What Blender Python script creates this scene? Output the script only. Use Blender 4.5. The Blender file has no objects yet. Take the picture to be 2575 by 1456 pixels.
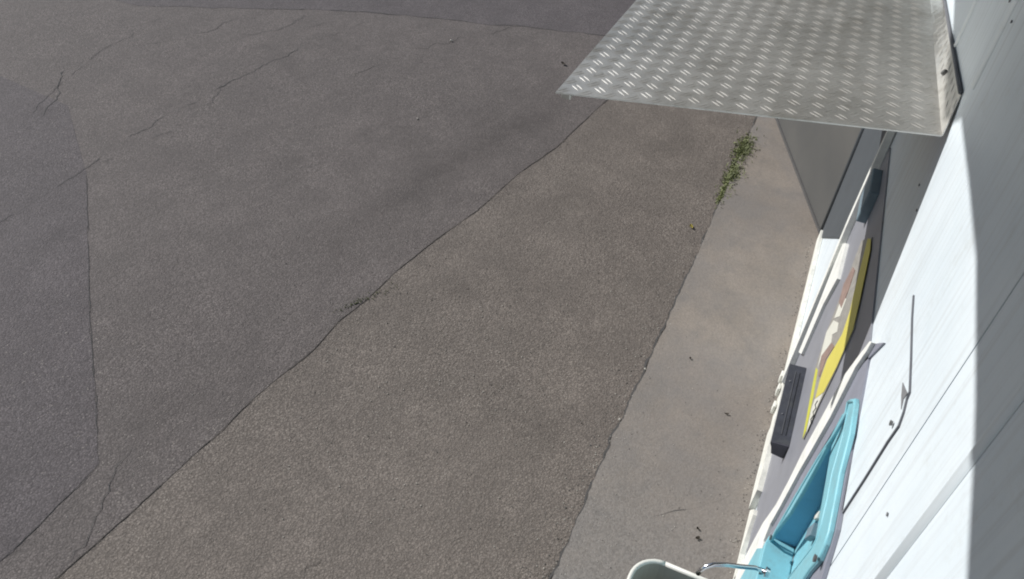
import bpy, bmesh, math, random
from mathutils import Vector, Matrix, geometry, noise
random.seed(7)
SC = bpy.context.scene
COL = SC.collection

# ---------------------------------------------------------------- camera, sky, sun, exposure
cam_data = bpy.data.cameras.new('camera')
cam = bpy.data.objects.new('camera', cam_data)
COL.objects.link(cam)
cam.matrix_world = Matrix((
    (0.40464163, 0.59963, -0.69044118, 0.0),
    (-0.91257201, 0.31346231, -0.26259039, 0.387007),
    (0.05897021, 0.7363323, 0.67404545, 3.167502),
    (0, 0, 0, 1)))
cam_data.sensor_width = 36.0
cam_data.lens = 36.0 * 1987.1 / 2575.0
cam_data.clip_start = 0.02
cam_data.clip_end = 2000.0
SC.camera = cam

SUN_TO = Vector((0.27, 1.52, 1.0)).normalized()        # direction towards the sun
SUN_EL = math.asin(SUN_TO.z)
SUN_AZ = math.atan2(SUN_TO.x, SUN_TO.y)
world = bpy.data.worlds.new('World')
SC.world = world
world.use_nodes = True
wn = world.node_tree
wn.nodes.clear()
wo = wn.nodes.new('ShaderNodeOutputWorld')
bg = wn.nodes.new('ShaderNodeBackground')
sky = wn.nodes.new('ShaderNodeTexSky')
sky.sky_type = 'NISHITA'
sky.sun_disc = False
sky.sun_elevation = SUN_EL
sky.sun_rotation = SUN_AZ
sky.air_density = 1.0
sky.dust_density = 0.6
bg.inputs['Strength'].default_value = 0.05
wn.links.new(sky.outputs[0], bg.inputs[0])
wn.links.new(bg.outputs[0], wo.inputs[0])

sun_data = bpy.data.lights.new('sun', 'SUN')
sun_data.energy = 3.4
sun_data.angle = math.radians(0.6)
sun_data.color = (1.0, 0.97, 0.93)
sun = bpy.data.objects.new('sun', sun_data)
COL.objects.link(sun)
sun.rotation_euler = (-SUN_TO).to_track_quat('-Z', 'Y').to_euler()
sun.location = SUN_TO * 30

SC.view_settings.view_transform = 'Standard'
SC.view_settings.look = 'None'
SC.view_settings.exposure = 0.62
SC.view_settings.gamma = 1.0
SC.view_settings.use_curve_mapping = False
SC.render.engine = 'CYCLES'
SC.cycles.pixel_filter_type = 'BLACKMAN_HARRIS'
SC.cycles.filter_width = 2.0

# ---------------------------------------------------------------- materials
class NT:
    def __init__(s, name):
        s.m = bpy.data.materials.new(name); s.m.use_nodes = True
        s.t = s.m.node_tree; s.b = s.t.nodes['Principled BSDF']
        s.co = s.t.nodes.new('ShaderNodeTexCoord').outputs['Object']
    def n(s, kind, **kw):
        x = s.t.nodes.new(kind)
        for k, v in kw.items():
            if k in x.inputs: x.inputs[k].default_value = v
            else: setattr(x, k, v)
        return x
    def l(s, a, b): s.t.links.new(a, b)
    def noise(s, scale, detail=4, rough=.6, vec=None, dist=0):
        x = s.n('ShaderNodeTexNoise', Scale=scale, Detail=detail, Roughness=rough, Distortion=dist)
        s.l(vec or s.co, x.inputs['Vector']); return x.outputs['Fac']
    def ramp(s, fac, stops):
        x = s.n('ShaderNodeValToRGB'); e = x.color_ramp.elements
        while len(e) < len(stops): e.new(.5)
        for i, (p, c) in enumerate(stops):
            e[i].position = p; e[i].color = (*c, 1) if len(c) == 3 else c
        s.l(fac, x.inputs[0]); return x.outputs[0]
    def mix(s, fac, a, b, mode='MIX'):
        x = s.n('ShaderNodeMix', data_type='RGBA', blend_type=mode)
        for sock, v in ((x.inputs[0], fac), (x.inputs[6], a), (x.inputs[7], b)):
            if hasattr(v, 'is_output'): s.l(v, sock)
            elif isinstance(v, (int, float)): sock.default_value = v
            else: sock.default_value = (*v, 1)
        return x.outputs[2]
    def math(s, op, a, b=0.0, c=None):
        x = s.n('ShaderNodeMath', operation=op)
        for i, v in enumerate((a, b) if c is None else (a, b, c)):
            if hasattr(v, 'is_output'): s.l(v, x.inputs[i])
            else: x.inputs[i].default_value = v
        return x.outputs[0]
    def bump(s, h, strength, dist, prev=None):
        x = s.n('ShaderNodeBump', Strength=strength, Distance=dist)
        s.l(h, x.inputs['Height'])
        if prev: s.l(prev, x.inputs['Normal'])
        return x.outputs[0]
    def set(s, **kw):
        for k, v in kw.items():
            i = s.b.inputs[k.replace('_', ' ')]
            if hasattr(v, 'is_output'): s.l(v, i)
            elif k == 'Base_Color': i.default_value = (*v, 1)
            else: i.default_value = v
        return s.m

def simple(name, col, rough=.5, metal=0, var=.12, scale=14, bump=.0):
    t = NT(name)
    f = t.noise(scale, 5, .65)
    c = t.mix(t.ramp(f, [(.3, (0,)*3), (.75, (1,)*3)]), tuple(x*(1-var) for x in col), tuple(min(1, x*(1+var)) for x in col))
    m = t.set(Base_Color=c, Roughness=rough, Metallic=metal)
    if bump: t.l(t.bump(t.noise(scale*9, 4), bump, .002), t.b.inputs['Normal'])
    return m

def asphalt(name, base, light, grain=105, rel=.004, white=.16, tracks=False):
    t = NT(name)
    dn = t.n('ShaderNodeTexNoise', Scale=24.0, Detail=3.0); t.l(t.co, dn.inputs['Vector'])
    wv = t.n('ShaderNodeVectorMath', operation='MULTIPLY_ADD'); wv.inputs[1].default_value = (.02, .02, 0)
    t.l(dn.outputs['Color'], wv.inputs[0]); t.l(t.co, wv.inputs[2]); co = wv.outputs[0]
    v = t.n('ShaderNodeTexVoronoi', Scale=grain); t.l(co, v.inputs['Vector'])
    v2 = t.n('ShaderNodeTexVoronoi', Scale=grain*1.9); t.l(co, v2.inputs['Vector'])
    big = t.noise(.55, 6, .65); mid = t.noise(3.1, 7, .72); blot = t.noise(1.3, 6, .7, dist=.6)
    s1 = t.n('ShaderNodeSeparateColor'); t.l(v.outputs['Color'], s1.inputs[0])
    s2 = t.n('ShaderNodeSeparateColor'); t.l(v2.outputs['Color'], s2.inputs[0])
    c = t.mix(t.ramp(s1.outputs[0], [(0, (0,)*3), (1, (1,)*3)]), tuple(x*.58 for x in base), tuple(x*1.42 for x in base))
    c = t.mix(t.ramp(s2.outputs[1], [(.3, (0,)*3), (1, (.6,)*3)]), c, tuple(x*1.25 for x in light))
    c = t.mix(t.ramp(v.outputs['Distance'], [(.35, (0,)*3), (.62, (.55,)*3)]), c, tuple(x*.45 for x in base))
    c = t.mix(t.ramp(big, [(.35, (0,)*3), (.68, (.65,)*3)]), c, t.mix(.5, c, light))
    c = t.mix(t.ramp(mid, [(.42, (.45,)*3), (.62, (0,)*3)]), c, tuple(x*.62 for x in base))
    c = t.mix(t.ramp(blot, [(.30, (.55,)*3), (.44, (0,)*3)]), c, tuple(x*.58 for x in base))
    worn = t.ramp(t.noise(.9, 5, .6), [(.42, (.15,)*3), (.64, (1,)*3)])
    isl = t.math('LESS_THAN', s1.outputs[1], white)
    core = t.ramp(v.outputs['Distance'], [(.18, (1,)*3), (.36, (0,)*3)])
    tone = t.mix(s2.outputs[0], (.20, .18, .155), (.40, .37, .33))
    c = t.mix(t.math('MULTIPLY', t.math('MULTIPLY', isl, core), worn), c, tone)
    if tracks:                                     # rubber and oil worn in along a wheel track
        sx = t.n('ShaderNodeSeparateXYZ'); t.l(t.co, sx.inputs[0])
        d = t.math('ADD', t.math('MULTIPLY', t.math('SUBTRACT', sx.outputs[0], 3.37), .26), t.math('MULTIPLY', t.math('SUBTRACT', sx.outputs[1], 2.76), .966))
        d = t.math('ABSOLUTE', t.math('ADD', d, t.math('MULTIPLY', t.math('SUBTRACT', t.noise(1.6, 5, .65), .5), .5)))
        k = t.ramp(d, [(.0, (1,)*3), (.24, (0,)*3)])
        al = t.ramp(t.math('ABSOLUTE', t.math('MULTIPLY', t.math('SUBTRACT', sx.outputs[0], 4.4), .4)), [(.2, (1,)*3), (.75, (0,)*3)])
        k = t.math('MULTIPLY', t.math('MULTIPLY', k, al), t.math('MULTIPLY', t.noise(9, 6, .75), .9))
        c = t.mix(k, c, tuple(x*.40 for x in base))
    h = t.math('ADD', t.math('MULTIPLY', v.outputs['Distance'], -.8), t.math('MULTIPLY', s1.outputs[2], .5))
    h = t.math('ADD', h, t.math('MULTIPLY', t.noise(grain*1.3, 5, .75), .5))
    nrm = t.bump(h, .75, rel, None)
    nrm = t.bump(t.noise(2.2, 4, .6), .4, .02, nrm)
    t.l(nrm, t.b.inputs['Normal'])
    t.b.inputs['Specular IOR Level'].default_value = .22
    return t.set(Base_Color=c, Roughness=t.math('ADD', t.math('MULTIPLY', mid, .2), .72))

def white_sheet():
    t = NT('white coated sheet')
    f = t.noise(2.2, 5, .6); g = t.noise(26, 5, .7)
    c = t.mix(t.ramp(f, [(.3, (0,)*3), (.72, (1,)*3)]), WHITE_A, WHITE_B)
    c = t.mix(t.ramp(g, [(.60, (0,)*3), (.80, (.30,)*3)]), c, (.36, .36, .34))
    c = t.mix(t.ramp(t.noise(5.5, 7, .8), [(.55, (0,)*3), (.72, (.35,)*3)]), c, (.40, .40, .36))
    sx = t.n('ShaderNodeSeparateXYZ'); t.l(t.co, sx.inputs[0])
    w = t.math('SINE', t.math('MULTIPLY', sx.outputs[0], 2*math.pi/.034))
    st = t.n('ShaderNodeMapping'); st.inputs['Scale'].default_value = (34, 34, .9); t.l(t.co, st.inputs[0])
    streak = t.noise(1.0, 4, .6, st.outputs[0])
    c = t.mix(t.ramp(streak, [(.50, (0,)*3), (.75, (.38,)*3)]), c, (.36, .36, .35))
    nrm = t.bump(w, .22, .0016)
    nrm = t.bump(g, .15, .001, nrm)
    t.l(nrm, t.b.inputs['Normal'])
    return t.set(Base_Color=c, Roughness=.42)

WHITE_A, WHITE_B = (.58, .65, .70), (.68, .74, .78)
M = {}
M['ground'] = asphalt('asphalt old', (.172, .150, .134), (.225, .196, .172), white=.24)
M['patch'] = asphalt('asphalt grey patch', (.145, .129, .124), (.182, .160, .152), white=.13, tracks=True)
M['patch_dark'] = asphalt('asphalt dark', (.124, .111, .114), (.152, .136, .138), white=.09)
M['concrete'] = None
t = NT('pavement concrete')
v = t.n('ShaderNodeTexVoronoi', Scale=130.0); t.l(t.co, v.inputs['Vector'])
f = t.noise(1.6, 6, .65); g = t.noise(60, 6, .75)
c = t.mix(t.ramp(f, [(.3, (0,)*3), (.7, (1,)*3)]), (.215, .188, .162), (.300, .262, .226))
c = t.mix(t.ramp(v.outputs['Color'], [(0, (0,)*3), (1, (1,)*3)]), c, t.mix(.5, c, t.mix(1.0, c, (.55,)*3, 'MULTIPLY')))
c = t.mix(t.ramp(g, [(.58, (0,)*3), (.72, (.55,)*3)]), c, (.12, .12, .118))
c = t.mix(t.ramp(t.noise(7, 5, .7), [(.5, (0,)*3), (.75, (.5,)*3)]), c, (.15, .14, .13))
c = t.mix(t.ramp(t.noise(1.1, 4, .7), [(.45, (0,)*3), (.62, (.45,)*3)]), c, (.17, .165, .165))
sx = t.n('ShaderNodeSeparateXYZ'); t.l(t.co, sx.inputs[0])          # rougher, greyer older stretch of the strip, x below about 2.5
old = t.math('ADD', t.math('MULTIPLY', sx.outputs[0], .5), t.math('MULTIPLY', t.noise(2.3, 5, .7), .7))
old = t.ramp(old, [(.0, (1,)*3), (1, (1,)*3)]) if False else t.math('SUBTRACT', 1.0, t.math('SMOOTH_MIN', 1.0, t.math('MAXIMUM', 0.0, t.math('SUBTRACT', old, 1.0)), .2))
sep = t.n('ShaderNodeSeparateColor'); t.l(v.outputs['Color'], sep.inputs[0])
st_ = t.mix(sep.outputs[0], (.115, .110, .107), (.225, .212, .203))
c = t.mix(t.math('MULTIPLY', old, .85), c, st_)
h = t.math('ADD', t.math('MULTIPLY', v.outputs['Distance'], -.3), g)
t.l(t.bump(h, .7, .003), t.b.inputs['Normal'])
M['concrete'] = t.set(Base_Color=c, Roughness=.85)
M['crack'] = simple('crack dirt', (.062, .056, .052), .95, bump=.6)
M['crack_mid'] = simple('seam dirt', (.075, .073, .072), .95, bump=.6)
M['crack_light'] = simple('joint dirt', (.075, .07, .065), .95, bump=.6)
M['stone'] = simple('pale gravel', (.42, .40, .36), .8, var=.35, scale=40)
M['stone_dark'] = simple('dark gravel', (.10, .095, .09), .9, var=.4, scale=40)
M['white'] = white_sheet()
M['trim'] = simple('white trim paint', (.74, .75, .72), .45, var=.10, scale=18, bump=.1)
M['skirt'] = simple('skirting paint', (.68, .68, .63), .55, var=.16, scale=22, bump=.15)
M['panel'] = simple('grey lacquered panel', (.225, .232, .262), .45, var=.10, scale=6, bump=.05)
M['lilac'] = simple('lilac grey frame', (.225, .235, .285), .5, var=.10, scale=9, bump=.08)
M['slate'] = simple('shade slate', (.058, .068, .078), .55, var=.12, scale=5, bump=.05)  # dark tone stands in for the wall shade under the canopy
M['black'] = simple('black plastic', (.045, .049, .062), .42, var=.25, scale=20, bump=.1)
M['black_end'] = simple('black plastic end', (.07, .07, .09), .45, var=.2)
M['teal'] = simple('teal moulded plastic', (.20, .455, .53), .45, var=.08, scale=10, bump=.06)
def grime(m, amount=.4, tint=(.16, .17, .15)):
    nt = m.node_tree; b = nt.nodes['Principled BSDF']; src = b.inputs['Base Color'].links[0].from_socket
    n1 = nt.nodes.new('ShaderNodeTexNoise'); n1.inputs['Scale'].default_value = 13; n1.inputs['Detail'].default_value = 8; n1.inputs['Roughness'].default_value = .8
    tc = nt.nodes.new('ShaderNodeTexCoord'); nt.links.new(tc.outputs['Object'], n1.inputs['Vector'])
    rp = nt.nodes.new('ShaderNodeValToRGB'); rp.color_ramp.elements[0].position = .5; rp.color_ramp.elements[1].position = .72
    rp.color_ramp.elements[1].color = (amount,)*3+(1,); nt.links.new(n1.outputs['Fac'], rp.inputs[0])
    mx = nt.nodes.new('ShaderNodeMix'); mx.data_type = 'RGBA'; mx.inputs[7].default_value = (*tint, 1)
    nt.links.new(rp.outputs[0], mx.inputs[0]); nt.links.new(src, mx.inputs[6]); nt.links.new(mx.outputs[2], b.inputs['Base Color'])
grime(M['teal'], .35)
for k_ in ('panel', 'lilac', 'trim', 'skirt', 'black'): grime(M[k_], .3)
M['teal_in'] = simple('teal moulded inner', (.17, .42, .60), .5, var=.1, scale=8)
M['latch'] = simple('grey latch', (.16, .22, .26), .5)
M['chrome'] = simple('polished steel', (.62, .62, .64), .16, 1.0, var=.05)
M['screw'] = simple('zinc screw', (.16, .16, .16), .4, .6)
M['gap'] = simple('sealant', (.11, .115, .13), .8)
M['seam'] = simple('seam grey', (.17, .175, .185), .8)  # even mid grey for the rivets and the chip
M['yellow'] = simple('yellow print', (.56, .50, .10), .5, var=.05)
M['yellow2'] = simple('yellow edge', (.50, .50, .06), .5, var=.05)
M['print_white'] = simple('white print', (.60, .60, .54), .5, var=.06)
M['print_red'] = simple('reddish print', (.27, .19, .165), .5, var=.3, scale=40)
M['print_grey'] = simple('grey print', (.28, .27, .25), .5, var=.3, scale=50)
M['print_ink'] = simple('dark print', (.08, .08, .08), .5)
M['beige'] = simple('beige plastic', (.34, .335, .30), .5, var=.07, scale=8, bump=.05)
M['beige_rim'] = simple('pale plastic rim', (.60, .60, .56), .42, var=.06, scale=8)
M['moss'] = simple('moss', (.07, .085, .03), .95, var=.4, scale=60, bump=.8)
M['moss_green'] = simple('green moss', (.15, .17, .06), .95, var=.4, scale=60, bump=.8)
M['roof'] = simple('roof sheet', (.30, .305, .31), .6, var=.1, scale=3)
M['leaf_brown'] = simple('dry leaf', (.06, .05, .035), .8, var=.3, scale=60)
M['leaf_yellow'] = simple('yellow leaf', (.42, .36, .08), .7, var=.2, scale=60)

t = NT('shade sheet grey')
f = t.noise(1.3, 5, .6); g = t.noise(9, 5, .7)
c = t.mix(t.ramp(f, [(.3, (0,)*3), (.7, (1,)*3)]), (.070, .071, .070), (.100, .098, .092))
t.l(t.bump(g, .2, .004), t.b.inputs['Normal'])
M['shade_sheet'] = t.set(Base_Color=c, Roughness=.6)  # grey tone imitates the shaded wedge below the canopy

t = NT('aluminium tread plate')
f = t.noise(2.3, 6, .7); g = t.noise(38, 6, .75)
c = t.mix(t.ramp(f, [(.3, (0,)*3), (.7, (1,)*3)]), (.52, .51, .48), (.66, .65, .62))
c = t.mix(t.ramp(g, [(.52, (0,)*3), (.74, (.5,)*3)]), c, (.30, .295, .27))
c = t.mix(t.ramp(t.noise(5, 6, .75), [(.5, (0,)*3), (.7, (.6,)*3)]), c, (.33, .31, .27))
t.l(t.bump(g, .25, .0012), t.b.inputs['Normal'])
M['plate'] = t.set(Base_Color=c, Metallic=.8, Roughness=t.math('ADD', t.math('MULTIPLY', f, .22), .34))
M['tread'] = M['plate'].copy(); M['tread'].name = 'worn tread bars'
b_ = M['tread'].node_tree.nodes['Principled BSDF']; b_.inputs['Metallic'].default_value = .75
for l_ in list(b_.inputs['Roughness'].links): M['tread'].node_tree.links.remove(l_)
b_.inputs['Roughness'].default_value = .48

t = NT('weed leaf')
oi = t.n('ShaderNodeObjectInfo')
f = t.noise(22, 3)
c = t.mix(f, (.12, .145, .055), (.20, .215, .095))
M['weed'] = t.set(Base_Color=c, Roughness=.6)

# ---------------------------------------------------------------- helpers
def link(name, bm, mat, parent=None, smooth=False):
    me = bpy.data.meshes.new(name); bm.to_mesh(me); bm.free()
    if smooth:
        for p in me.polygons: p.use_smooth = True
    me.materials.append(mat)
    o = bpy.data.objects.new(name, me); COL.objects.link(o)
    if parent: o.parent = parent
    return o
def tag(o, label=None, cat=None, group=None, kind=None):
    for k, v in (('label', label), ('category', cat), ('group', group), ('kind', kind)):
        if v: o[k] = v
    return o
def thing(name, label, cat, loc=(0, 0, 0), group=None):
    o = bpy.data.objects.new(name, None); COL.objects.link(o); o.location = loc
    o.empty_display_size = .1
    return tag(o, label, cat, group)
def put(o, root):                         # parent, keeping world coordinates of the mesh
    o.parent = root; o.matrix_parent_inverse = Matrix.Translation(root.location).inverted(); return o
def ccw(p):
    a = sum(p[i-1][0]*p[i][1]-p[i][0]*p[i-1][1] for i in range(len(p)))
    return list(p) if a > 0 else list(p)[::-1]
def prism(pts, a, b, axis='y', hole=None, bm=None, bevel=0.0):
    """polygon pts in the plane across AXIS, from a to b (axis y: pts are x,z; axis z: pts are x,y)"""
    own = bm is None
    if own: bm = bmesh.new()
    loops = [ccw(pts)] + ([ccw(hole)[::-1]] if hole else [])
    P = (lambda p, h: (p[0], h, p[1])) if axis == 'y' else (lambda p, h: (p[0], p[1], h))
    flat = [q for l in loops for q in l]
    lo = [bm.verts.new(P(q, a)) for q in flat]; hi = [bm.verts.new(P(q, b)) for q in flat]
    tris = geometry.tessellate_polygon([[Vector((x, y, 0)) for x, y in l] for l in loops])
    if not hole and len(flat) <= 4:
        bm.faces.new(lo); bm.faces.new(hi[::-1])
    else:
        for tr in tris:
            try: bm.faces.new([lo[i] for i in tr]); bm.faces.new([hi[i] for i in tr][::-1])
            except ValueError: pass
    k = 0
    for l in loops:
        n = len(l)
        for i in range(n):
            j = (i+1) % n
            bm.faces.new((lo[k+i], lo[k+j], hi[k+j], hi[k+i]))
        k += n
    if own or bevel:
        bmesh.ops.recalc_face_normals(bm, faces=bm.faces)
    if bevel:
        ed = [e for e in bm.edges if len(e.link_faces) == 2 and e.calc_face_angle(0) > .5]
        bmesh.ops.bevel(bm, geom=ed, offset=bevel, segments=2, affect='EDGES', profile=.5)
    return bm
def box(x0, x1, y0, y1, z0, z1, bevel=0.0):
    return prism([(x0, y0), (x1, y0), (x1, y1), (x0, y1)], z0, z1, 'z', bevel=bevel)
def rrect(x0, x1, z0, z1, r, n=5):
    out = []
    for cx, cz, a0 in ((x1-r, z1-r, 0), (x0+r, z1-r, 90), (x0+r, z0+r, 180), (x1-r, z0+r, 270)):
        for i in range(n+1):
            a = math.radians(a0+90*i/n); out.append((cx+r*math.cos(a), cz+r*math.sin(a)))
    return out
def tube(path, r, seg=10, bm=None):
    bm = bm or bmesh.new(); path = [Vector(p) for p in path]; rings = []
    for i, p in enumerate(path):
        d = (path[min(i+1, len(path)-1)]-path[max(i-1, 0)]).normalized()
        u = d.orthogonal().normalized() if i == 0 else (rings_u - d*rings_u.dot(d)).normalized()
        rings_u = u; w = d.cross(u)
        rr = r[i] if isinstance(r, (list, tuple)) else r
        rings.append([bm.verts.new(p+(u*math.cos(2*math.pi*k/seg)+w*math.sin(2*math.pi*k/seg))*rr) for k in range(seg)])
    for a, b in zip(rings, rings[1:]):
        for k in range(seg): bm.faces.new((a[k], a[(k+1) % seg], b[(k+1) % seg], b[k]))
    bm.faces.new(rings[0][::-1]); bm.faces.new(rings[-1])
    bmesh.ops.recalc_face_normals(bm, faces=bm.faces)
    return bm
def ribbon(line, w, z, wob=.004, step=.03, dash=0.0):
    """a crack: an uneven narrow band following LINE (x,y points) at height z"""
    pts = []
    for (a, b) in zip(line, line[1:]):
        a = Vector(a); b = Vector(b); n = max(1, int((b-a).length/step))
        for i in range(n): pts.append(a.lerp(b, i/n))
    pts.append(Vector(line[-1]))
    bm = bmesh.new(); prev = None
    for i, p in enumerate(pts):
        d = (pts[min(i+1, len(pts)-1)]-pts[max(i-1, 0)]).normalized(); nrm = Vector((-d.y, d.x))
        s = Vector((p.x*9.1, p.y*9.1, 3.3))
        off = (noise.noise(s)*2.4 + noise.noise(s*4)*1.2)*wob
        ww = w*(.55+.9*abs(noise.noise(s*1.7+Vector((5, 1, 0)))) + .25*random.random())
        if dash and noise.noise(s*.35+Vector((9, 9, 9))) < -dash: ww *= .12
        taper = min(1, i/4+.15, (len(pts)-1-i)/4+.15); ww *= taper
        c = p+nrm*off
        cur = (bm.verts.new((*(c-nrm*ww/2), z)), bm.verts.new((*(c+nrm*ww/2), z)))
        if prev: bm.faces.new((prev[0], prev[1], cur[1], cur[0]))
        prev = cur
    for f in bm.faces: f.normal_update()
    bmesh.ops.recalc_face_normals(bm, faces=bm.faces)
    for f in bm.faces:
        if f.normal.z < 0: f.normal_flip()
    return bm
def jag(line, amp, step=.025, seed=0):
    out = []
    for (a, b) in zip(line, line[1:]):
        a = Vector(a); b = Vector(b); n = max(1, int((b-a).length/step)); d = (b-a).normalized(); nr = Vector((-d.y, d.x))
        for i in range(n):
            p = a.lerp(b, i/n); s = Vector((p.x*7, p.y*7, seed))
            out.append(tuple(p+nr*amp*(noise.noise(s)+.7*noise.noise(s*3.7))))
    out.append(tuple(line[-1])); return out
def rock(loc, s, seed=0, flat=.6):
    bm = bmesh.new(); bmesh.ops.create_icosphere(bm, subdivisions=1, radius=1)
    for v in bm.verts:
        k = 1+.35*noise.noise(v.co*1.7+Vector((seed*3.1, seed, 0)))
        v.co = Vector((v.co.x*s*k, v.co.y*s*k*.8, v.co.z*s*k*flat))
    bmesh.ops.rotate(bm, verts=bm.verts, matrix=Matrix.Rotation(seed*1.3, 3, 'Z'))
    bmesh.ops.translate(bm, verts=bm.verts, vec=(loc[0], loc[1], loc[2]+s*flat*.7))
    return bm

# ---------------------------------------------------------------- the ground
Z0, ZP, ZD, ZC = 0.0, 0.0018, 0.0034, 0.012
bm = bmesh.new()
for (x0, x1, y0, y1) in ((-400, 400, -400, -3.5), (-400, -6, -3.5, 400), (14, 400, -3.5, 400), (-6, 14, .35, 400), (-6, 14, -3.5, .35)):
    q = [bm.verts.new((x, y, Z0)) for x, y in ((x0, y0), (x1, y0), (x1, y1), (x0, y1))]; bm.faces.new(q)
road = tag(link('asphalt', bm, M['ground']), kind='structure', label='worn brown grey asphalt yard')

K1 = [(0.973, 2.544), (1.133, 2.521), (1.452, 2.490), (1.672, 2.462), (1.901, 2.450), (2.062, 2.423), (2.309, 2.373), (2.546, 2.376), (2.769, 2.334), (3.080, 2.303), (3.462, 2.235), (3.845, 2.141), (4.357, 2.076), (4.835, 1.961), (5.515, 1.885), (5.839, 1.841)]
K2 = [(2.959, 4.613), (2.464, 4.102), (2.074, 3.702), (1.745, 3.353), (1.518, 3.099), (1.292, 2.865), (1.269, 2.836), (1.142, 2.827), (0.985, 2.825), (0.817, 2.823), (0.691, 2.836)]
K3 = [(5.662, 5.313), (5.895, 4.905), (6.100, 4.473), (6.234, 4.123), (6.394, 3.661), (6.496, 3.297), (6.609, 3.062), (6.702, 2.697), (6.818, 2.343), (6.990, 1.931)]
K4 = [(5.119, 5.895), (4.676, 5.844), (4.324, 5.850), (4.017, 5.752), (3.600, 5.642), (3.230, 5.474), (2.836, 5.327)]
K5 = [(2.271, 4.670), (2.623, 4.665), (3.030, 4.678), (3.189, 4.695), (3.540, 4.706), (4.105, 4.646), (4.368, 4.633), (4.946, 4.525), (5.228, 4.485)]
k1_start = (K1[0][0]-.7, K1[0][1]+.10)
far1 = (K1[-1][0]+6, K1[-1][1]-1.0)
edge1 = jag([(-6.0, K1[0][1]+.9), k1_start] + K1 + [far1], .002, .04, 1)
poly = edge1 + [(12, 12), (-6, 12)]
bm = prism(poly, ZP-.0014, ZP, 'z')
patch = tag(link('asphalt_patch', bm, M['patch']), kind='structure', label='smoother grey asphalt beyond the long crack')
edge2 = jag([(-5.9, K2[-1][1]-.2)] + K2[::-1], .008, .04, 2)
poly = edge2 + [(K2[0][0]+.6, 5.4), (K2[0][0]+1.3, 11.9), (-5.9, 11.9)]
bm = prism(poly, ZD-.0014, ZD, 'z')
patch2 = tag(link('asphalt_patch', bm, M['patch_dark']), kind='structure', label='darker asphalt at the far left')
edge3 = jag([(K3[0][0]-.5, K3[0][1]+.9)] + K3 + [(K3[-1][0]+6, K3[-1][1]-3.4)], .02, .06, 3)
poly = edge3 + [(30, 6), (30, 20), (4.6, 20)]
bm = prism(poly, ZD-.0014, ZD-.0003, 'z')
patch3 = tag(link('asphalt_patch', bm, M['patch_dark']), kind='structure', label='older asphalt beyond the curved seam')

def crack(line, w, z, parent, mat='crack', wob=.006, dash=0.0):
    return link('crack', ribbon(line, w, z, wob, dash=dash), M[mat], parent)
crack([k1_start]+K1+[(K1[-1][0]+2, K1[-1][1]-.35)], .0038, ZP+.0012, patch, wob=.0022, dash=.12)
crack(K2, .003, ZD+.0012, patch2, wob=.003, dash=.1, mat='crack_mid')
crack(K3, .006, ZD+.0012, patch3, wob=.008, dash=.1, mat='crack_mid')
crack(K4, .0045, ZD+.0018, patch2, wob=.009, dash=.02, mat='crack_mid')
crack(K5, .006, ZD+.0012, patch2, wob=.015, dash=.05, mat='crack_mid')
for ln, w in (([(5.430, 5.311), (5.258, 5.350), (5.061, 5.362), (4.803, 5.485), (4.584, 5.673)], .010), ([(5.822, 4.855), (5.648, 4.842), (5.404, 4.860), (5.246, 4.996), (5.125, 5.073)], .010),
              ([(5.911, 4.611), (5.680, 4.629), (5.516, 4.770)], .009), ([(4.045, 5.905), (3.585, 5.547), (3.154, 5.389), (2.995, 5.436)], .014), ([(1.755, 3.363), (1.637, 3.383), (1.490, 3.466), (1.366, 3.513)], .009),
              ([(4.368, 4.633), (4.078, 4.548), (3.649, 4.514), (3.073, 4.651)], .009), ([(6.028, 4.257), (5.772, 4.351), (5.461, 4.397)], .007), ([(1.409, 2.780), (1.260, 2.732), (1.096, 2.643), (0.923, 2.604), (0.768, 2.573)], .007)):
    crack(ln, w*.5, ZD+.0018, patch2, wob=.015, dash=.1, mat='crack_mid')
crack([(1.321, 1.654), (1.289, 1.657), (1.243, 1.681), (1.203, 1.667)], .007, Z0+.003, road, wob=.008)
crack([(6.629, 3.030), (6.225, 3.290), (5.896, 3.523), (5.418, 3.730), (4.952, 3.829)], .006, ZP+.0012, patch, wob=.03, dash=.05)

# pavement strip along the wall
edge = jag([(-6, .735), (1.2, .732), (1.655, .726), (2.244, .732), (3.093, .712), (4.106, .700), (6.129, .690), (14, .69)], .012, .03, 5)
poly = edge + [(14, -.02), (-6, -.02)]
bm = prism(poly, .0005, ZC, 'z')
pave = tag(link('pavement', bm, M['concrete']), kind='structure', label='pale concrete strip along the white wall')
crack([(a, b+.004) for a, b in edge], .012, .003, pave, wob=.006, mat='crack_mid')
crack([(2.133, 0.425), (2.182, 0.363), (2.280, 0.237), (2.301, 0.214), (2.375, 0.145), (2.480, 0.063)], .0035, ZC+.0015, pave, wob=.008, dash=.1, mat='crack_mid')
crack([(a, b+.02) for a, b in edge[60:260]], .022, Z0+.003, road, 'crack_light', .014, dash=.05)

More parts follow.
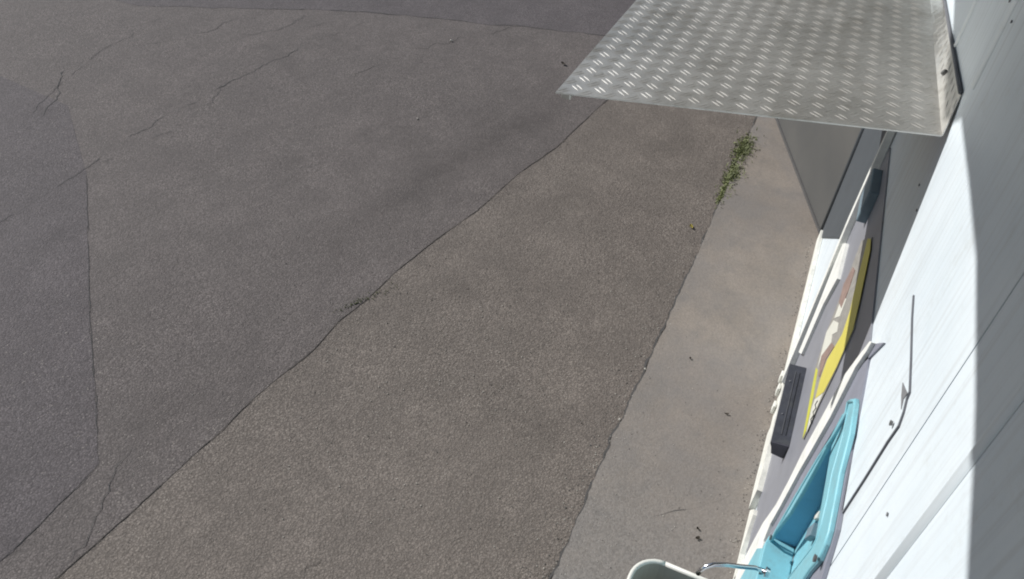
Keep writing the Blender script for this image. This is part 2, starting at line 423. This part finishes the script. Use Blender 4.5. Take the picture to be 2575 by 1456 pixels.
# loose gravel, densest along the pavement edge
bm = bmesh.new(); bd = bmesh.new()
def add_rock(b, x, y, z, s, seed):
    r = bmesh.new(); bmesh.ops.create_icosphere(r, subdivisions=1, radius=1)
    vs = []
    for v in r.verts:
        k = 1+.4*noise.noise(v.co*1.9+Vector((seed*3.1, seed, 0)))
        vs.append(b.verts.new((x+v.co.x*s*k, y+v.co.y*s*k*.75, z+(v.co.z*.6*k+.4)*s)))
    r.verts.index_update()
    for f in r.faces: b.faces.new([vs[v.index] for v in f.verts])
    r.free()
for i in range(420):
    x = 1.2+random.random()**1.5*6; y = .735+abs(random.gauss(0, .06)); s = random.uniform(.0018, .0045)
    add_rock(bm if random.random() < .5 else bd, x, y, 0, s, i)
for i in range(700):
    if i < 560: x = 2.5+random.gauss(0, .8); y = 1.7+random.gauss(0, .6)
    else: x = random.uniform(1, 9); y = random.uniform(.8, 6.5)
    if y < .76: continue
    add_rock(bm if i % 3 else bd, x, y, .002, random.uniform(.0014, .0034)*(1+.06*x), i+500)
for i in range(130):
    x = random.uniform(1.3, 3.4); y = random.uniform(.05, .68)
    add_rock(bm if random.random() < .4 else bd, x, y, ZC, random.uniform(.0015, .0036), i+1900)
for i in range(260):
    x = random.uniform(1.9, 4.6); y = .034+abs(random.gauss(0, .02)); add_rock(bm if random.random() < .3 else bd, x, y, ZC, random.uniform(.0015, .004), i+2900)
for i in range(260):
    x = random.uniform(1.3, 7); y = .70+random.gauss(0, .02); add_rock(bm if random.random() < .4 else bd, x, y, ZC-.002, random.uniform(.0015, .0038), i+3300)
tag(link('gravel', bm, M['stone']), 'pale loose gravel strewn over the asphalt', 'gravel', kind='stuff')
tag(link('gravel', bd, M['stone_dark']), 'dark loose gravel along the pavement edge', 'gravel', kind='stuff')

for (x, y), s, z, lab, cat, mat in (
    ((2.597, 0.736), .0085, .004, 'largest white pebble lying at the edge of the concrete strip', 'pebble', 'stone'),
    ((2.990, 0.718), .0080, .004, 'oblong pale pebble on the pavement edge above the largest white pebble', 'pebble', 'stone'),
    ((5.995, 3.436), .014, .008, 'pale pebble alone on the grey asphalt left of the metal canopy corner', 'pebble', 'stone'),
    ((4.675, 3.049), .009, .004, 'small pale pebble on the brown asphalt below the canopy corner, left', 'pebble', 'stone')):
    tag(link('pebble', rock((x, y, z), s, seed=x), M[mat]), lab, cat)
def leaf(name, xy, z, L, wd, rot, mat, lab, cat):
    bm = bmesh.new(); n = 6; L2 = []
    for i in range(n+1):
        u = i/n; w_ = wd*math.sin(math.pi*(.08+.84*u))**.8; zz = .004+.35*L*(u-.5)**2+.002*math.sin(9*u)
        L2.append([bm.verts.new((L*(u-.5), s*w_/2, zz+abs(s)*.003+dz)) for s in (-1, 0, 1) for dz in (0,)])
    for a, b in zip(L2, L2[1:]):
        for k in range(2): bm.faces.new((a[k], b[k], b[k+1], a[k+1]))
    bmesh.ops.solidify(bm, geom=bm.faces[:], thickness=.0012)
    bmesh.ops.rotate(bm, verts=bm.verts, matrix=Matrix.Rotation(rot, 3, 'Z'))
    bmesh.ops.translate(bm, verts=bm.verts, vec=(xy[0], xy[1], z))
    tag(link(name, bm, M[mat]), lab, cat)
leaf('dry_leaf', (6.097, 2.399), .008, .050, .028, 1.1, 'leaf_brown', 'dark curled leaf on the asphalt just left of the metal canopy edge', 'leaf')
leaf('dry_leaf', (3.171, 0.515), ZC, .016, .012, .3, 'leaf_brown', 'small dark leaf bit on the concrete strip, farthest from the beige bin', 'leaf')
leaf('dry_leaf', (2.874, 0.246), ZC, .022, .011, 1.9, 'leaf_brown', 'narrow dark leaf bit on the concrete strip left of the black hood', 'leaf')
leaf('dry_leaf', (2.156, 0.220), ZC, .016, .011, .9, 'leaf_brown', 'small dark leaf bit on the concrete strip just below the crack', 'leaf')
leaf('dry_leaf', (2.109, 0.209), ZC, .022, .016, 2.4, 'leaf_brown', 'wider dark leaf bit on the concrete strip, nearest to the beige bin', 'leaf')
leaf('yellow_leaf', (4.357, 0.809), .004, .040, .024, .5, 'leaf_yellow', 'small yellow leaf on the asphalt beside the concrete strip', 'leaf')

def weed(x, y, n, spread, hgt, lab, stretch):
    root = thing('weed_clump', lab, 'weeds', (x, y, 0))
    mb = bmesh.new()
    for i in range(int(n*.7)):
        a = random.uniform(0, 2*math.pi); r_ = abs(random.gauss(0, 1))*spread*.8
        add_rock(mb, x+r_*math.cos(a)*stretch, y+r_*math.sin(a)*.5, 0, random.uniform(.004, .011), i)
    o = put(link('moss_cushion', mb, M['moss_green']), root); o['kind'] = 'stuff'
    for nm, cnt, hh, lean in (('grass_blades', n, hgt, .8), ('leaves', int(n*.8), hgt*.55, 1.6)):
        bm = bmesh.new()
        for i in range(cnt):
            a = random.uniform(0, 2*math.pi); r = abs(random.gauss(0, 1))*spread
            bx, by = x+r*math.cos(a)*stretch, y+r*math.sin(a)*.55
            h_ = hh*random.uniform(.4, 1.1); th = random.uniform(0, 2*math.pi); wd = random.uniform(.003, .006)*(2.6 if nm == 'leaves' else 1)
            d = Vector((math.cos(th), math.sin(th), 0)); s = Vector((-d.y, d.x, 0)); le = lean*random.uniform(.2, 1)*h_
            p0 = Vector((bx, by, .002)); p1 = p0+d*le*.35+Vector((0, 0, h_*.6)); p2 = p0+d*le+Vector((0, 0, h_*(.9 if nm != 'leaves' else .75)))
            v = [bm.verts.new(p0-s*wd*.5), bm.verts.new(p0+s*wd*.5), bm.verts.new(p1+s*wd*.6), bm.verts.new(p1-s*wd*.6), bm.verts.new(p2)]
            bm.faces.new((v[0], v[1], v[2], v[3])); bm.faces.new((v[3], v[2], v[4]))
        o = put(link(nm, bm, M['weed']), root); o['kind'] = 'stuff'
wx, wy = (5.500, 0.684)
weed(wx, wy, 460, .075, .040, 'bushy green weed clump at the pavement edge, nearest the metal canopy', 1.9)
wx, wy = (5.110, 0.689)
weed(wx, wy, 420, .065, .036, 'low green weed clump at the pavement edge, in front of the bushier clump', 2.6)
wx, wy = (4.823, 0.704)
weed(wx, wy, 160, .035, .022, 'thin straggling tuft of weeds ending the green row at the pavement edge', 2.6)
mx, my = (2.760, 2.350)
bm = bmesh.new()
for i in range(90):
    u_ = random.gauss(0, .10)
    add_rock(bm, mx+u_, my-u_*.55+random.gauss(0, .012), .004, random.uniform(.002, .005), i)
tag(link('moss', bm, M['moss']), 'faint moss patch growing in the long asphalt crack', 'moss', kind='stuff')

# ---------------------------------------------------------------- the white building
bld = thing('white_building', 'white sheet clad kiosk building in full sun, grey panels in its face', 'building', (2, -1, 0))
def sub(name, loc):
    o = bpy.data.objects.new(name, None); COL.objects.link(o); o.location = loc; o.empty_display_size = .1
    return put(o, bld)
XJ = [-5.0, -2.6, -.3, .918, 1.16, 2.20, 2.78, 4.0, 5.2, 7.6, 10.0]
GAP = .0035
# the opening in the cladding that takes the two grey panels
for a, b in zip(XJ, XJ[1:]):
    zb = 0.0
    x0, x1 = a+GAP/2, b-GAP/2
    hole = rrect(1.27, 1.79, .66, 1.515, .02, 2) if a < 1.5 < b else None
    put(link('wall_panel', prism([(x0, .02), (x1, .02), (x1, 3.25), (x0, 3.25)], -.075 if hole else -.06, 0.0, 'y', hole=hole, bevel=0 if hole else .0015), M['white']), bld)
# rounded cover strips over two joints
for x, r, z0, z1 in ((.918, .0075, 1.62, 3.2), (2.20, .010, 2.25, 3.2), (2.78, .010, 2.1, 3.2)):
    bm = bmesh.new(); n = 6; lo = []; hi = []
    for i in range(n+1):
        a = math.pi*i/n
        lo.append(bm.verts.new((x-r*2.2*math.cos(a), .0005+r*math.sin(a)*.62, z0))); hi.append(bm.verts.new((x-r*2.2*math.cos(a), .0005+r*math.sin(a)*.62, z1)))
    for i in range(n): bm.faces.new((lo[i], lo[i+1], hi[i+1], hi[i]))
    bm.faces.new(lo); bm.faces.new(hi[::-1]); bmesh.ops.recalc_face_normals(bm, faces=bm.faces)
    put(link('cover_strip', bm, M['white'], smooth=True), bld)
put(link('wall_core', box(-5, 10, -3, -.077, .0, 3.25), M['roof']), bld)
# unseen roof with a deep overhang, front edge bent to shape the wall shade
edge_r = [(-5.2, 1.60), (-1.5, 1.60), (.2, 1.60), (.75, 1.592), (.99, 1.576), (1.15, 1.552), (1.30, 1.538), (1.68, 1.532), (2.05, 1.588), (2.45, 1.66), (2.52, 1.72), (2.60, 1.79), (10.2, 1.79)]
put(link('roof', prism(edge_r+[(10.2, -3.2), (-5.2, -3.2)], 3.27, 3.42, 'z'), M['roof']), bld)  # unseen roof, shapes the wall shade
for x in (-4.9, 10.0):
    put(link('unseen_roof_post', box(x-.06, x+.06, 1.40, 1.52, 0, 3.268), M['roof']), bld)

for x in (1.055, 2.13, 2.27, 2.72, 2.85):
    for z in (1.9, 2.45, 3.0):
        bm = bmesh.new(); bmesh.ops.create_cone(bm, cap_ends=True, segments=10, radius1=.0045, radius2=.003, depth=.003, matrix=Matrix.Translation((x, .0015, z)) @ Matrix.Rotation(math.pi/2, 4, 'X'))
        put(link('rivet', bm, M['seam']), bld)
# --- far grey panel (with the poster) and its white frame
pan = sub('grey_panel', (2.5, 0, .8))
P1 = [(1.86, .11), (3.20, .11), (3.30, 1.02), (3.22, 1.50), (1.80, 1.62)]
put(link('sheet', prism(P1, .001, .006), M['panel']), pan)
bar = [(1.783, 1.682), (1.822, 1.589), (1.878, 1.443), (1.885, 1.280), (1.904, 1.031), (1.893, 0.883), (1.900, 0.718), (1.959, 0.503), (1.967, 0.322), (1.970, 0.042), (1.652, 0.540), (1.698, 0.582), (1.804, 0.613), (1.833, 0.683), (1.821, 0.819), (1.815, 1.028), (1.800, 1.156), (1.781, 1.351), (1.793, 1.563), (1.765, 1.655), (1.759, 1.700)]
put(link('frame_bar', prism(bar, .001, .022, bevel=.0015), M['trim']), pan)
# far double trim
put(link('frame_bar', prism([(3.144, 1.042), (3.266, 0.953), (3.164, 0.665), (3.108, 0.368), (2.986, 0.474), (3.000, 0.791), (2.929, 1.003)], .001, .02), M['trim']), pan)
put(link('frame_bar', prism([(3.13, .11), (3.19, .11), (3.33, 1.05), (3.30, 1.62), (3.26, 1.62), (3.26, 1.05)], .007, .034), M['trim']), pan)
# skirting, in three uneven lengths
sk = thing('skirting', 'dirty white skirting board along the foot of the wall', 'skirting', (2.5, 0, 0))
put(link('board', prism([(1.2, .014), (2.36, .014), (2.27, .15), (2.235, .16), (2.10, .045), (1.9, .10), (1.2, .10)], .001, .022), M['skirt']), sk)
put(link('board', prism([(2.365, .014), (2.84, .014), (2.84, .17), (2.50, .17), (2.375, .155)], .001, .030), M['skirt']), sk)
put(link('board', prism([(2.86, .014), (4.60, .014), (4.60, .105), (2.86, .105)], .001, .024, bevel=.002), M['skirt']), sk)
for x in (2.99, 3.12, 3.22):
    b = box(x-.022, x+.022, .028, .043, .03, .09, bevel=.004)
    put(link('clip', b, M['skirt']), sk)

# --- near grey frame and the teal bay
nf = sub('bay_surround', (1.5, 0, .9))
outer = [(1.688, 1.770), (1.786, 1.674), (1.793, 1.643), (1.700, 1.643), (1.626, 1.634), (1.409, 1.599), (1.305, 1.586), (1.227, 1.580), (1.182, 1.551), (1.131, 1.513), (1.107, 1.492)]
outer += [(1.10, .06), (1.72, .06)]
bay_hole = rrect(1.30, 1.84, .46, 1.475, .06)
o_in = [p for p in [(1.702, 0.517), (1.795, 0.538), (1.859, 0.570), (1.850, 0.741), (1.854, 0.914), (1.840, 1.099), (1.820, 1.317), (1.802, 1.560)]]
HOLE = [(1.29, .70), (1.76, .70), (1.74, 1.20), (1.70, 1.49), (1.33, 1.49), (1.29, 1.44)]
put(link('sheet', prism(outer + o_in, .001, .010, hole=HOLE), M['lilac']), nf)

bay = thing('teal_bay', 'teal moulded plastic dispensing bay set in the lilac grey panel', 'bay', (1.55, 0, .95))
ro = [(1.677, 1.553), (1.625, 1.613), (1.592, 1.626), (1.489, 1.624), (1.391, 1.582), (1.313, 1.576), (1.229, 1.564), (1.201, 1.546), (1.180, 1.510), (1.197, 1.427), (1.198, 1.376), (1.192, 1.299)]
ro += [(1.32, .40), (1.62, .30), (1.82, .32)]
ro += [(1.575, 0.669), (1.724, 0.614), (1.758, 0.669), (1.714, 0.788), (1.719, 0.828), (1.707, 0.986), (1.696, 1.131), (1.679, 1.297), (1.645, 1.455), (1.648, 1.535), (1.670, 1.549)]
cav = [(1.32, .750), (1.722, .750), (1.716, .80)] + [(1.658, 1.010), (1.646, 1.156), (1.646, 1.307), (1.650, 1.397), (1.659, 1.500), (1.626, 1.546), (1.550, 1.532), (1.460, 1.484), (1.380, 1.478), (1.311, 1.458), (1.288, 1.436), (1.285, 1.400)] + [(1.32, 1.2)]
put(link('rim', prism(ro, .011, .019, hole=cav), M['teal'], smooth=False), bay)
def ring(pts, y, r): return tube([(x, y, z) for x, z in pts+[pts[0]]], r, 8)
c0 = Vector((1.5, 1.0))
def inset(pts, d):
    out = []; n = len(pts)
    for k in range(n):
        a, b = Vector(pts[k-1]), Vector(pts[(k+1) % n]); t_ = (b-a).normalized(); nr = Vector((-t_.y, t_.x)); p = Vector(pts[k])
        if nr.dot(c0-p) < 0: nr = -nr
        out.append(tuple(p+nr*d))
    return out
put(link('rim_bead', ring(inset(ro, .008), .0185, .0055), M['teal'], smooth=True), bay)
put(link('opening_bead', ring(inset(cav, -.004), .0185, .003), M['teal'], smooth=True), bay)
# the moulded cavity: flat side walls and a back that slopes forward towards the top
prof = [(.012, .745), (-.066, .745), (-.066, 1.02), (-.030, 1.20), (.000, 1.34), (.010, 1.505), (.012, 1.51)]
def xs(z): return (1.735 if z < 1.0 else 1.735-(z-1.0)*.13)
bm = bmesh.new()
L = [bm.verts.new((1.30, y, z)) for y, z in prof]; Rr = [bm.verts.new((xs(z), y, z)) for y, z in prof]
for k in range(1, len(prof)-1):
    if k == 0: continue
    bm.faces.new((L[k], L[k+1], Rr[k+1], Rr[k]))
put(link('back_wall', bm, M['teal'], smooth=False), bay)
bm = bmesh.new()
V = [bm.verts.new((xs(z), y, z)) for y, z in prof]
for k in range(1, len(prof)-1):
    a_ = bm.verts.new((xs(prof[k][1]), .013, prof[k][1])); b_ = bm.verts.new((xs(prof[k+1][1]), .013, prof[k+1][1]))
    bm.faces.new((V[k], V[k+1], b_, a_))
bmesh.ops.remove_doubles(bm, verts=bm.verts, dist=.0001)
for xx in (1.299,):
    W_ = [bm.verts.new((xx, y, z)) for y, z in prof]; bm.faces.new(W_)
put(link('side_wall', bm, M['teal_in']), bay)
put(link('shelf', prism([(1.315, -.064), (1.728, -.064), (1.735, .010), (1.740, .025), (1.705, .034), (1.56, .038), (1.315, .038)], .72, .752, 'z', bevel=.004), M['teal']), bay)
put(link('lower_body', prism([(1.33, .33), (1.60, .31), (1.79, .33), (1.775, .60), (1.70, .722), (1.33, .722)], .025, .036, 'y', bevel=.006), M['teal']), bay)
put(link('latch', prism([(1.60, .99), (1.625, 1.02), (1.60, 1.09), (1.57, 1.06)], -.062, -.040, 'y', bevel=.003), M['latch']), bay)
put(link('latch_hook', prism([(1.60, 1.10), (1.612, 1.11), (1.60, 1.15), (1.585, 1.13)], -.05, -.035, 'y', bevel=.003), M['beige_rim']), bay)
for px, pz in [(1.682, 0.820), (1.180, 1.509), (1.585, 0.750), (1.814, 1.388)][:3]:
    bm = bmesh.new(); bmesh.ops.create_cone(bm, cap_ends=True, segments=12, radius1=.010, radius2=.008, depth=.006, matrix=Matrix.Translation((px, .030, pz)) @ Matrix.Rotation(math.pi/2, 4, 'X'))
    put(link('screw', bm, M['screw']), bay)

sp = thing('chrome_spout', 'polished steel tube bent down at its end, above the beige bin', 'spout', (1.45, .06, .93))
path = [(1.487, .030, .915), (1.486, .07, .915), (1.468, .115, .917), (1.455, .155, .918), (1.440, .190, .916), (1.428, .210, .908), (1.421, .221, .892), (1.418, .226, .866)]
put(link('tube', tube(path, .0075, 14), M['chrome'], smooth=True), sp)
bm = bmesh.new(); bmesh.ops.create_cone(bm, cap_ends=True, segments=16, radius1=.017, radius2=.014, depth=.012, matrix=Matrix.Translation((1.487, .033, .915)) @ Matrix.Rotation(math.pi/2, 4, 'X'))
put(link('flange', bm, M['chrome']), sp)

# --- access cover to the right of the bay
ac = thing('access_cover', 'thin white cover sheet lying on the wall above the teal bay', 'cover', (1.6, 0, 1.7))
co = [(1.687, 1.937), (1.594, 1.941), (1.438, 1.957), (1.324, 1.966), (1.316, 1.952), (1.289, 1.940), (1.269, 1.918), (1.275, 1.859), (1.274, 1.730), (1.278, 1.578)]
co2 = [(1.276, 1.590), (1.428, 1.607), (1.607, 1.625), (1.746, 1.649), (1.766, 1.685), (1.753, 1.728)]
put(link('sheet', prism(co+co2, .0012, .0045), M['white']), ac)
sh = [tuple(p) for p in co]
bm = bmesh.new()
def strip(pts, w, y0, y1, bm):
    for a, b in zip(pts, pts[1:]):
        a = Vector(a); b = Vector(b); d = (b-a).normalized(); n_ = Vector((-d.y, d.x))*w/2; a = a-d*w*.3; b = b+d*w*.3
        prism([tuple(a-n_), tuple(b-n_), tuple(b+n_), tuple(a+n_)], y0, y1, 'y', bm=bm)
strip([(p[0]-.003, p[1]+.003) for p in sh], .0028, .0003, .0042, bm)
bmesh.ops.recalc_face_normals(bm, faces=bm.faces)
put(link('seal', bm, M['gap']), ac)
sx_, sz_ = (1.293, 1.896)
bm = bmesh.new(); bmesh.ops.create_cone(bm, cap_ends=True, segments=12, radius1=.0065, radius2=.005, depth=.005, matrix=Matrix.Translation((sx_, .010, sz_)) @ Matrix.Rotation(math.pi/2, 4, 'X'))
put(link('screw', bm, M['screw']), ac)
chip = [(1.387, 1.930), (1.319, 1.966), (1.323, 1.945), (1.300, 1.936), (1.347, 1.930)]
put(link('chip', prism(chip, .0046, .0062), M['seam']), ac)

# --- poster
po = thing('poster', 'yellow and white printed poster on the grey panel, pale along its edge', 'poster', (2.4, .01, 1.1))
Y1, Y2, Y3 = .0110, .0125, .0140
quad = [(2.048, 0.933), (2.082, 1.095), (2.090, 1.273), (2.130, 1.419), (2.258, 1.440), (2.605, 1.463), (2.806, 1.303), (2.688, 1.095), (2.625, 0.955), (2.491, 0.872)]
put(link('sheet', prism(quad, .007, Y1), M['print_grey']), po)
put(link('yellow_band', prism([(2.096, 1.144), (2.093, 1.275), (2.130, 1.418), (2.252, 1.445), (2.500, 1.477), (2.599, 1.459), (2.669, 1.410), (2.593, 1.389), (2.422, 1.341), (2.335, 1.328), (2.269, 1.269), (2.316, 1.090), (2.268, 1.029), (2.187, 1.009)], Y1, Y2), M['yellow']), po)
put(link('yellow_edge', prism([(2.059, 0.922), (2.069, 0.954), (2.238, 0.959), (2.412, 0.939), (2.467, 0.896), (2.349, 0.899)], Y1, Y2), M['yellow2']), po)
put(link('pale_band', prism([(2.046, 0.974), (2.099, 1.134), (2.188, 1.004), (2.160, 0.975)], Y1, Y2), M['print_white']), po)
put(link('red_print', prism([(2.336, 0.981), (2.469, 0.963), (2.384, 1.117), (2.301, 1.175), (2.343, 1.071), (2.294, 1.018)], Y1, Y2+.0006), M['print_red']), po)
put(link('red_print', prism([(2.647, 1.104), (2.733, 1.130), (2.703, 1.244), (2.622, 1.290), (2.553, 1.234), (2.529, 1.172)], Y1, Y2+.0008), M['print_red']), po)
put(link('white_wave', prism([(2.432, 0.931), (2.614, 0.963), (2.577, 1.064), (2.448, 1.165), (2.392, 1.167), (2.462, 1.088), (2.400, 1.102), (2.464, 0.975)], Y1, Y2), M['print_white']), po)
put(link('white_wave', prism([(2.584, 1.070), (2.637, 1.144), (2.519, 1.228), (2.482, 1.170)], Y1, Y2), M['print_white']), po)
bm = bmesh.new()
wl = [(2.117, 1.071), (2.124, 1.042), (2.084, 1.068), (2.097, 1.031), (2.065, 1.050), (2.074, 1.015), (2.045, 1.033)]
tube([(x, Y2+.001, z) for x, z in wl], .0022, 5, bm)
put(link('script_line', bm, M['print_ink']), po)

# --- black hood
hd = thing('black_hood', 'long black plastic hood sticking out from the grey panel', 'hood', (2.5, 0, .6))
bm = bmesh.new()
def sec(x, k=1.0): return [bm.verts.new((x, y, z)) for y, z in ((.007, .635), (.078, .627), (.078, .612), (.045*k+.01, .560), (.007, .550))]
ends = [sec(2.262), sec(2.268), sec(2.73)]
for s, e in zip(ends, ends[1:]):
    for i in range(5): bm.faces.new((s[i], s[(i+1) % 5], e[(i+1) % 5], e[i]))
bm.faces.new(ends[0]); bm.faces.new(ends[-1][::-1]); bmesh.ops.recalc_face_normals(bm, faces=bm.faces)
put(link('shell', bm, M['black']), hd)
cap = put(link('end_cap', prism([(.009, .634), (.077, .626), (.060, .560), (.012, .553)], 0, .004, 'z'), M['black_end']), hd)
for v in cap.data.vertices:
    y, z, x = v.co.x, v.co.y, v.co.z
    v.co = Vector((2.2575+x, y, z))
cap.data.update()
put(link('groove', box(2.31, 2.69, .030, .032, .633, .6355), M['black']), hd)
put(link('groove', box(2.31, 2.69, .046, .048, .631, .6335), M['gap']), hd)
for x in (2.42, 2.62):
    bm = bmesh.new(); bmesh.ops.create_cone(bm, cap_ends=True, segments=10, radius1=.004, radius2=.003, depth=.004, matrix=Matrix.Translation((x, .062, .631)))
    put(link('screw', bm, M['chrome']), hd)

# --- dark box, and a plate added to stand in for wall shade
tag(link('switch_box', box(2.93, 3.12, .002, .045, 1.30, 1.45, bevel=.006), M['latch']), 'small dark box on the shaded wall beside the white post', 'switch box')
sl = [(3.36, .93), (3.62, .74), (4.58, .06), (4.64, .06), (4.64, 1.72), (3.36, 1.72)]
tag(link('shade_plate', prism(sl, .002, .010, bevel=.002), M['slate']), 'dark slate plate with a sloping lower edge, standing in for wall shade under the canopy', 'shade plate')

# --- upright grey sheet beyond, added to stand in for the ground shade
scn = thing('shade_wedge', 'plain grey sheet standing in for ground shade below the canopy', 'shade_sheet', (4.7, 0, 0))
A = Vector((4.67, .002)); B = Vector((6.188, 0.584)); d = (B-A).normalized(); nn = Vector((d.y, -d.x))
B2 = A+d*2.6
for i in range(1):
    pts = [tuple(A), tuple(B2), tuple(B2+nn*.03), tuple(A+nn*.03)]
    put(link('sheet', prism(pts, .03, 1.95, 'z', bevel=.003), M['shade_sheet']), scn)
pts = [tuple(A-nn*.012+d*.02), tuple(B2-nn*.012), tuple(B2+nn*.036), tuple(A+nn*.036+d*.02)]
put(link('shade_foot_rail', prism(pts, .012, .032, 'z'), M['crack_mid']), scn)
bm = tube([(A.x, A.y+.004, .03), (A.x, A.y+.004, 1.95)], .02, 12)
put(link('shade_corner_post', bm, M['slate'], smooth=True), scn)

# ---------------------------------------------------------------- tread plate canopy
can = thing('metal_canopy', 'aluminium tread plate canopy sloping out from the wall', 'canopy', (2.2, 0, 2.1))
Wc, Fc = Vector((2.205, .016, 2.098)), Vector((3.471, .062, 2.016))
Oc, Lc = Vector((2.0, 1.061, 2.038)), Vector((3.27, 1.061, 2.024))
LEN, WID = 1.27, 1.06
def PP(a, c, h=0.0):     # a metres along the wall, c metres out from the fold
    u = a/LEN; v = c/WID
    p = Wc.lerp(Fc, u).lerp(Oc.lerp(Lc, u), v)
    return p+Vector((.02, .06, 1)).normalized()*h
UM = 2.4
bm = bmesh.new(); NU, NV = 24, 10; th = .004
top = [[bm.verts.new(PP(UM*i/NU, WID*j/NV, 0)) for j in range(NV+1)] for i in range(NU+1)]
bot = [[bm.verts.new(PP(UM*i/NU, WID*j/NV, -th)) for j in range(NV+1)] for i in range(NU+1)]
for i in range(NU):
    for j in range(NV):
        bm.faces.new((top[i][j], top[i][j+1], top[i+1][j+1], top[i+1][j])); bm.faces.new((bot[i][j], bot[i+1][j], bot[i+1][j+1], bot[i][j+1]))
for i in range(NU):
    for j in (0, NV): bm.faces.new((top[i][j], top[i+1][j], bot[i+1][j], bot[i][j]))
for j in range(NV):
    for i in (0, NU): bm.faces.new((top[i][j], top[i][j+1], bot[i][j+1], bot[i][j]))
bmesh.ops.recalc_face_normals(bm, faces=bm.faces)
put(link('plate', bm, M['plate']), can)
def tread(bm, P, L=.044, w=.0064, h=.0014):
    """one raised lens-shaped bar; P(s, t, h) maps bar coordinates to space"""
    n = 6; prev = None
    for i in range(n+1):
        u = -1+2*i/n; ww = w*.5*(1-abs(u)**2.2)+.0004; hh = h*(1-abs(u)**2.5)+.00015; bend = .0022*(u*u)
        cur = [bm.verts.new(P(u*L/2, -ww+bend, 0.0)), bm.verts.new(P(u*L/2, -ww*.25+bend, hh)), bm.verts.new(P(u*L/2, ww*.25+bend, hh)), bm.verts.new(P(u*L/2, ww+bend, 0.0))]
        if prev:
            for k in range(3): bm.faces.new((prev[k], cur[k], cur[k+1], prev[k+1]))
        prev = cur
bm = bmesh.new(); PU, PV = .0635, .068
q = math.sqrt(.5)
for i in range(int(UM/PU)+1):
    for j in range(int(WID/PV)+1):
        for half, sgn in ((0, 1), (.5, -1)):
            a0 = (i+half+.25)*PU; c0_ = (j+half+.35)*PV
            if a0 > UM-.02 or c0_ > WID-.012 or c0_ < .02 or a0 < .012: continue
            for off in (-.0068, .0068):
                # bar direction: + : away from the fold and back; - : the crossing one
                dx, dy = (q, -q) if sgn > 0 else (q, q)
                ox, oy = -dy*off, dx*off
                L_ = .045
                def P(s, t_, h_, a0=a0, c0_=c0_, dx=dx, dy=dy, ox=ox, oy=oy): return PP(min(max(a0+dx*s-dy*t_+ox, 0), UM), min(max(c0_+dy*s+dx*t_+oy, 0), WID), h_)
                tread(bm, P, L_)
bmesh.ops.recalc_face_normals(bm, faces=bm.faces)
tb = put(link('tread_bars', bm, M['tread'], smooth=True), can); tb['kind'] = 'stuff'
# upturned flange against the wall
T0, T1 = Vector((2.29, .004, 2.182)), Vector((3.655, .004, 1.985))
def FP(a, c, h=0.0):
    u = a/LEN; p = Wc.lerp(Fc, u).lerp(T0.lerp(T1, u), c); return p+Vector((0, .8, .5)).normalized()*h
bm = bmesh.new(); NF = 20
g = [[bm.verts.new(FP(UM*i/NF, c, h)) for c, h in ((0, 0), (1, 0), (1, -.003), (0, -.003))] for i in range(NF+1)]
for a, b in zip(g, g[1:]):
    for k in range(4): bm.faces.new((a[k], b[k], b[(k+1) % 4], a[(k+1) % 4]))
bm.faces.new(g[0]); bm.faces.new(g[-1][::-1]); bmesh.ops.recalc_face_normals(bm, faces=bm.faces)
put(link('wall_flange', bm, M['plate']), can)
bm = bmesh.new()
for i in range(int(UM/.033)):
    for off in (-.004, .005):
        a0 = .02+i*.033; c0_ = .35 if i % 2 else .7
        def P(s, t_, h_, a0=a0, c0_=c0_, off=off):
            return FP(a0+off+s*.45+t_*.8, c0_+s*9*.8+t_*2, h_)
        tread(bm, P, .034, .003, .0006)
bmesh.ops.recalc_face_normals(bm, faces=bm.faces)
tb = put(link('flange_tread_bars', bm, M['tread'], smooth=True), can); tb['kind'] = 'stuff'
s0 = FP(.36, .45, .004)
bm = bmesh.new(); bmesh.ops.create_cone(bm, cap_ends=True, segments=6, radius1=.011, radius2=.009, depth=.012, matrix=Matrix.Translation(s0) @ Matrix.Rotation(-1.0, 4, 'X'))
put(link('bolt', bm, M['screw']), can)
put(link('sealant_line', tube([FP(a, 1.04, .004) for a in (0, .3, .6, 1.0, 1.6, 2.3)], .006, 8), M['gap'], smooth=True), can)
# support rail below and corner bracket
put(link('edge_rail', tube([PP(.09, .03, -.018), PP(.09, WID-.05, -.018)], .012, 8), M['plate']), can)
put(link('corner_bracket', box(2.02, 2.045, 1.02, 1.05, 2.012, 2.032, bevel=.003), M['plate']), can)

# ---------------------------------------------------------------- beige bin
bn = thing('beige_bin', 'open beige plastic bin with a pale rounded rim under the steel spout', 'bin', (1.36, .22, ZC))
RO = rrect(1.10, 1.572, .035, .424, .10, 8)
cxb, cyb = 1.336, .23
def shrink(pts, k): return [(cxb+(x-cxb)*k, cyb+(y-cyb)*k) for x, y in pts]
bm = bmesh.new(); n = len(RO)
levels = [(shrink(RO, .84), ZC+.002), (shrink(RO, .985), .598), (shrink(RO, .955), .598), (shrink(RO, .82), ZC+.012)]
rows = [[bm.verts.new((x, y, z)) for x, y in pts] for pts, z in levels]
for a, b in zip(rows, rows[1:]):
    for i in range(n): bm.faces.new((a[i], a[(i+1) % n], b[(i+1) % n], b[i]))
bm.faces.new(rows[0][::-1]); bm.faces.new(rows[-1])
bmesh.ops.recalc_face_normals(bm, faces=bm.faces)
put(link('body', bm, M['beige'], smooth=False), bn)
rp = shrink(RO, .982)
put(link('rim', tube([(x, y, .600) for x, y in rp+[rp[0]]], .0085, 10), M['beige_rim'], smooth=True), bn)
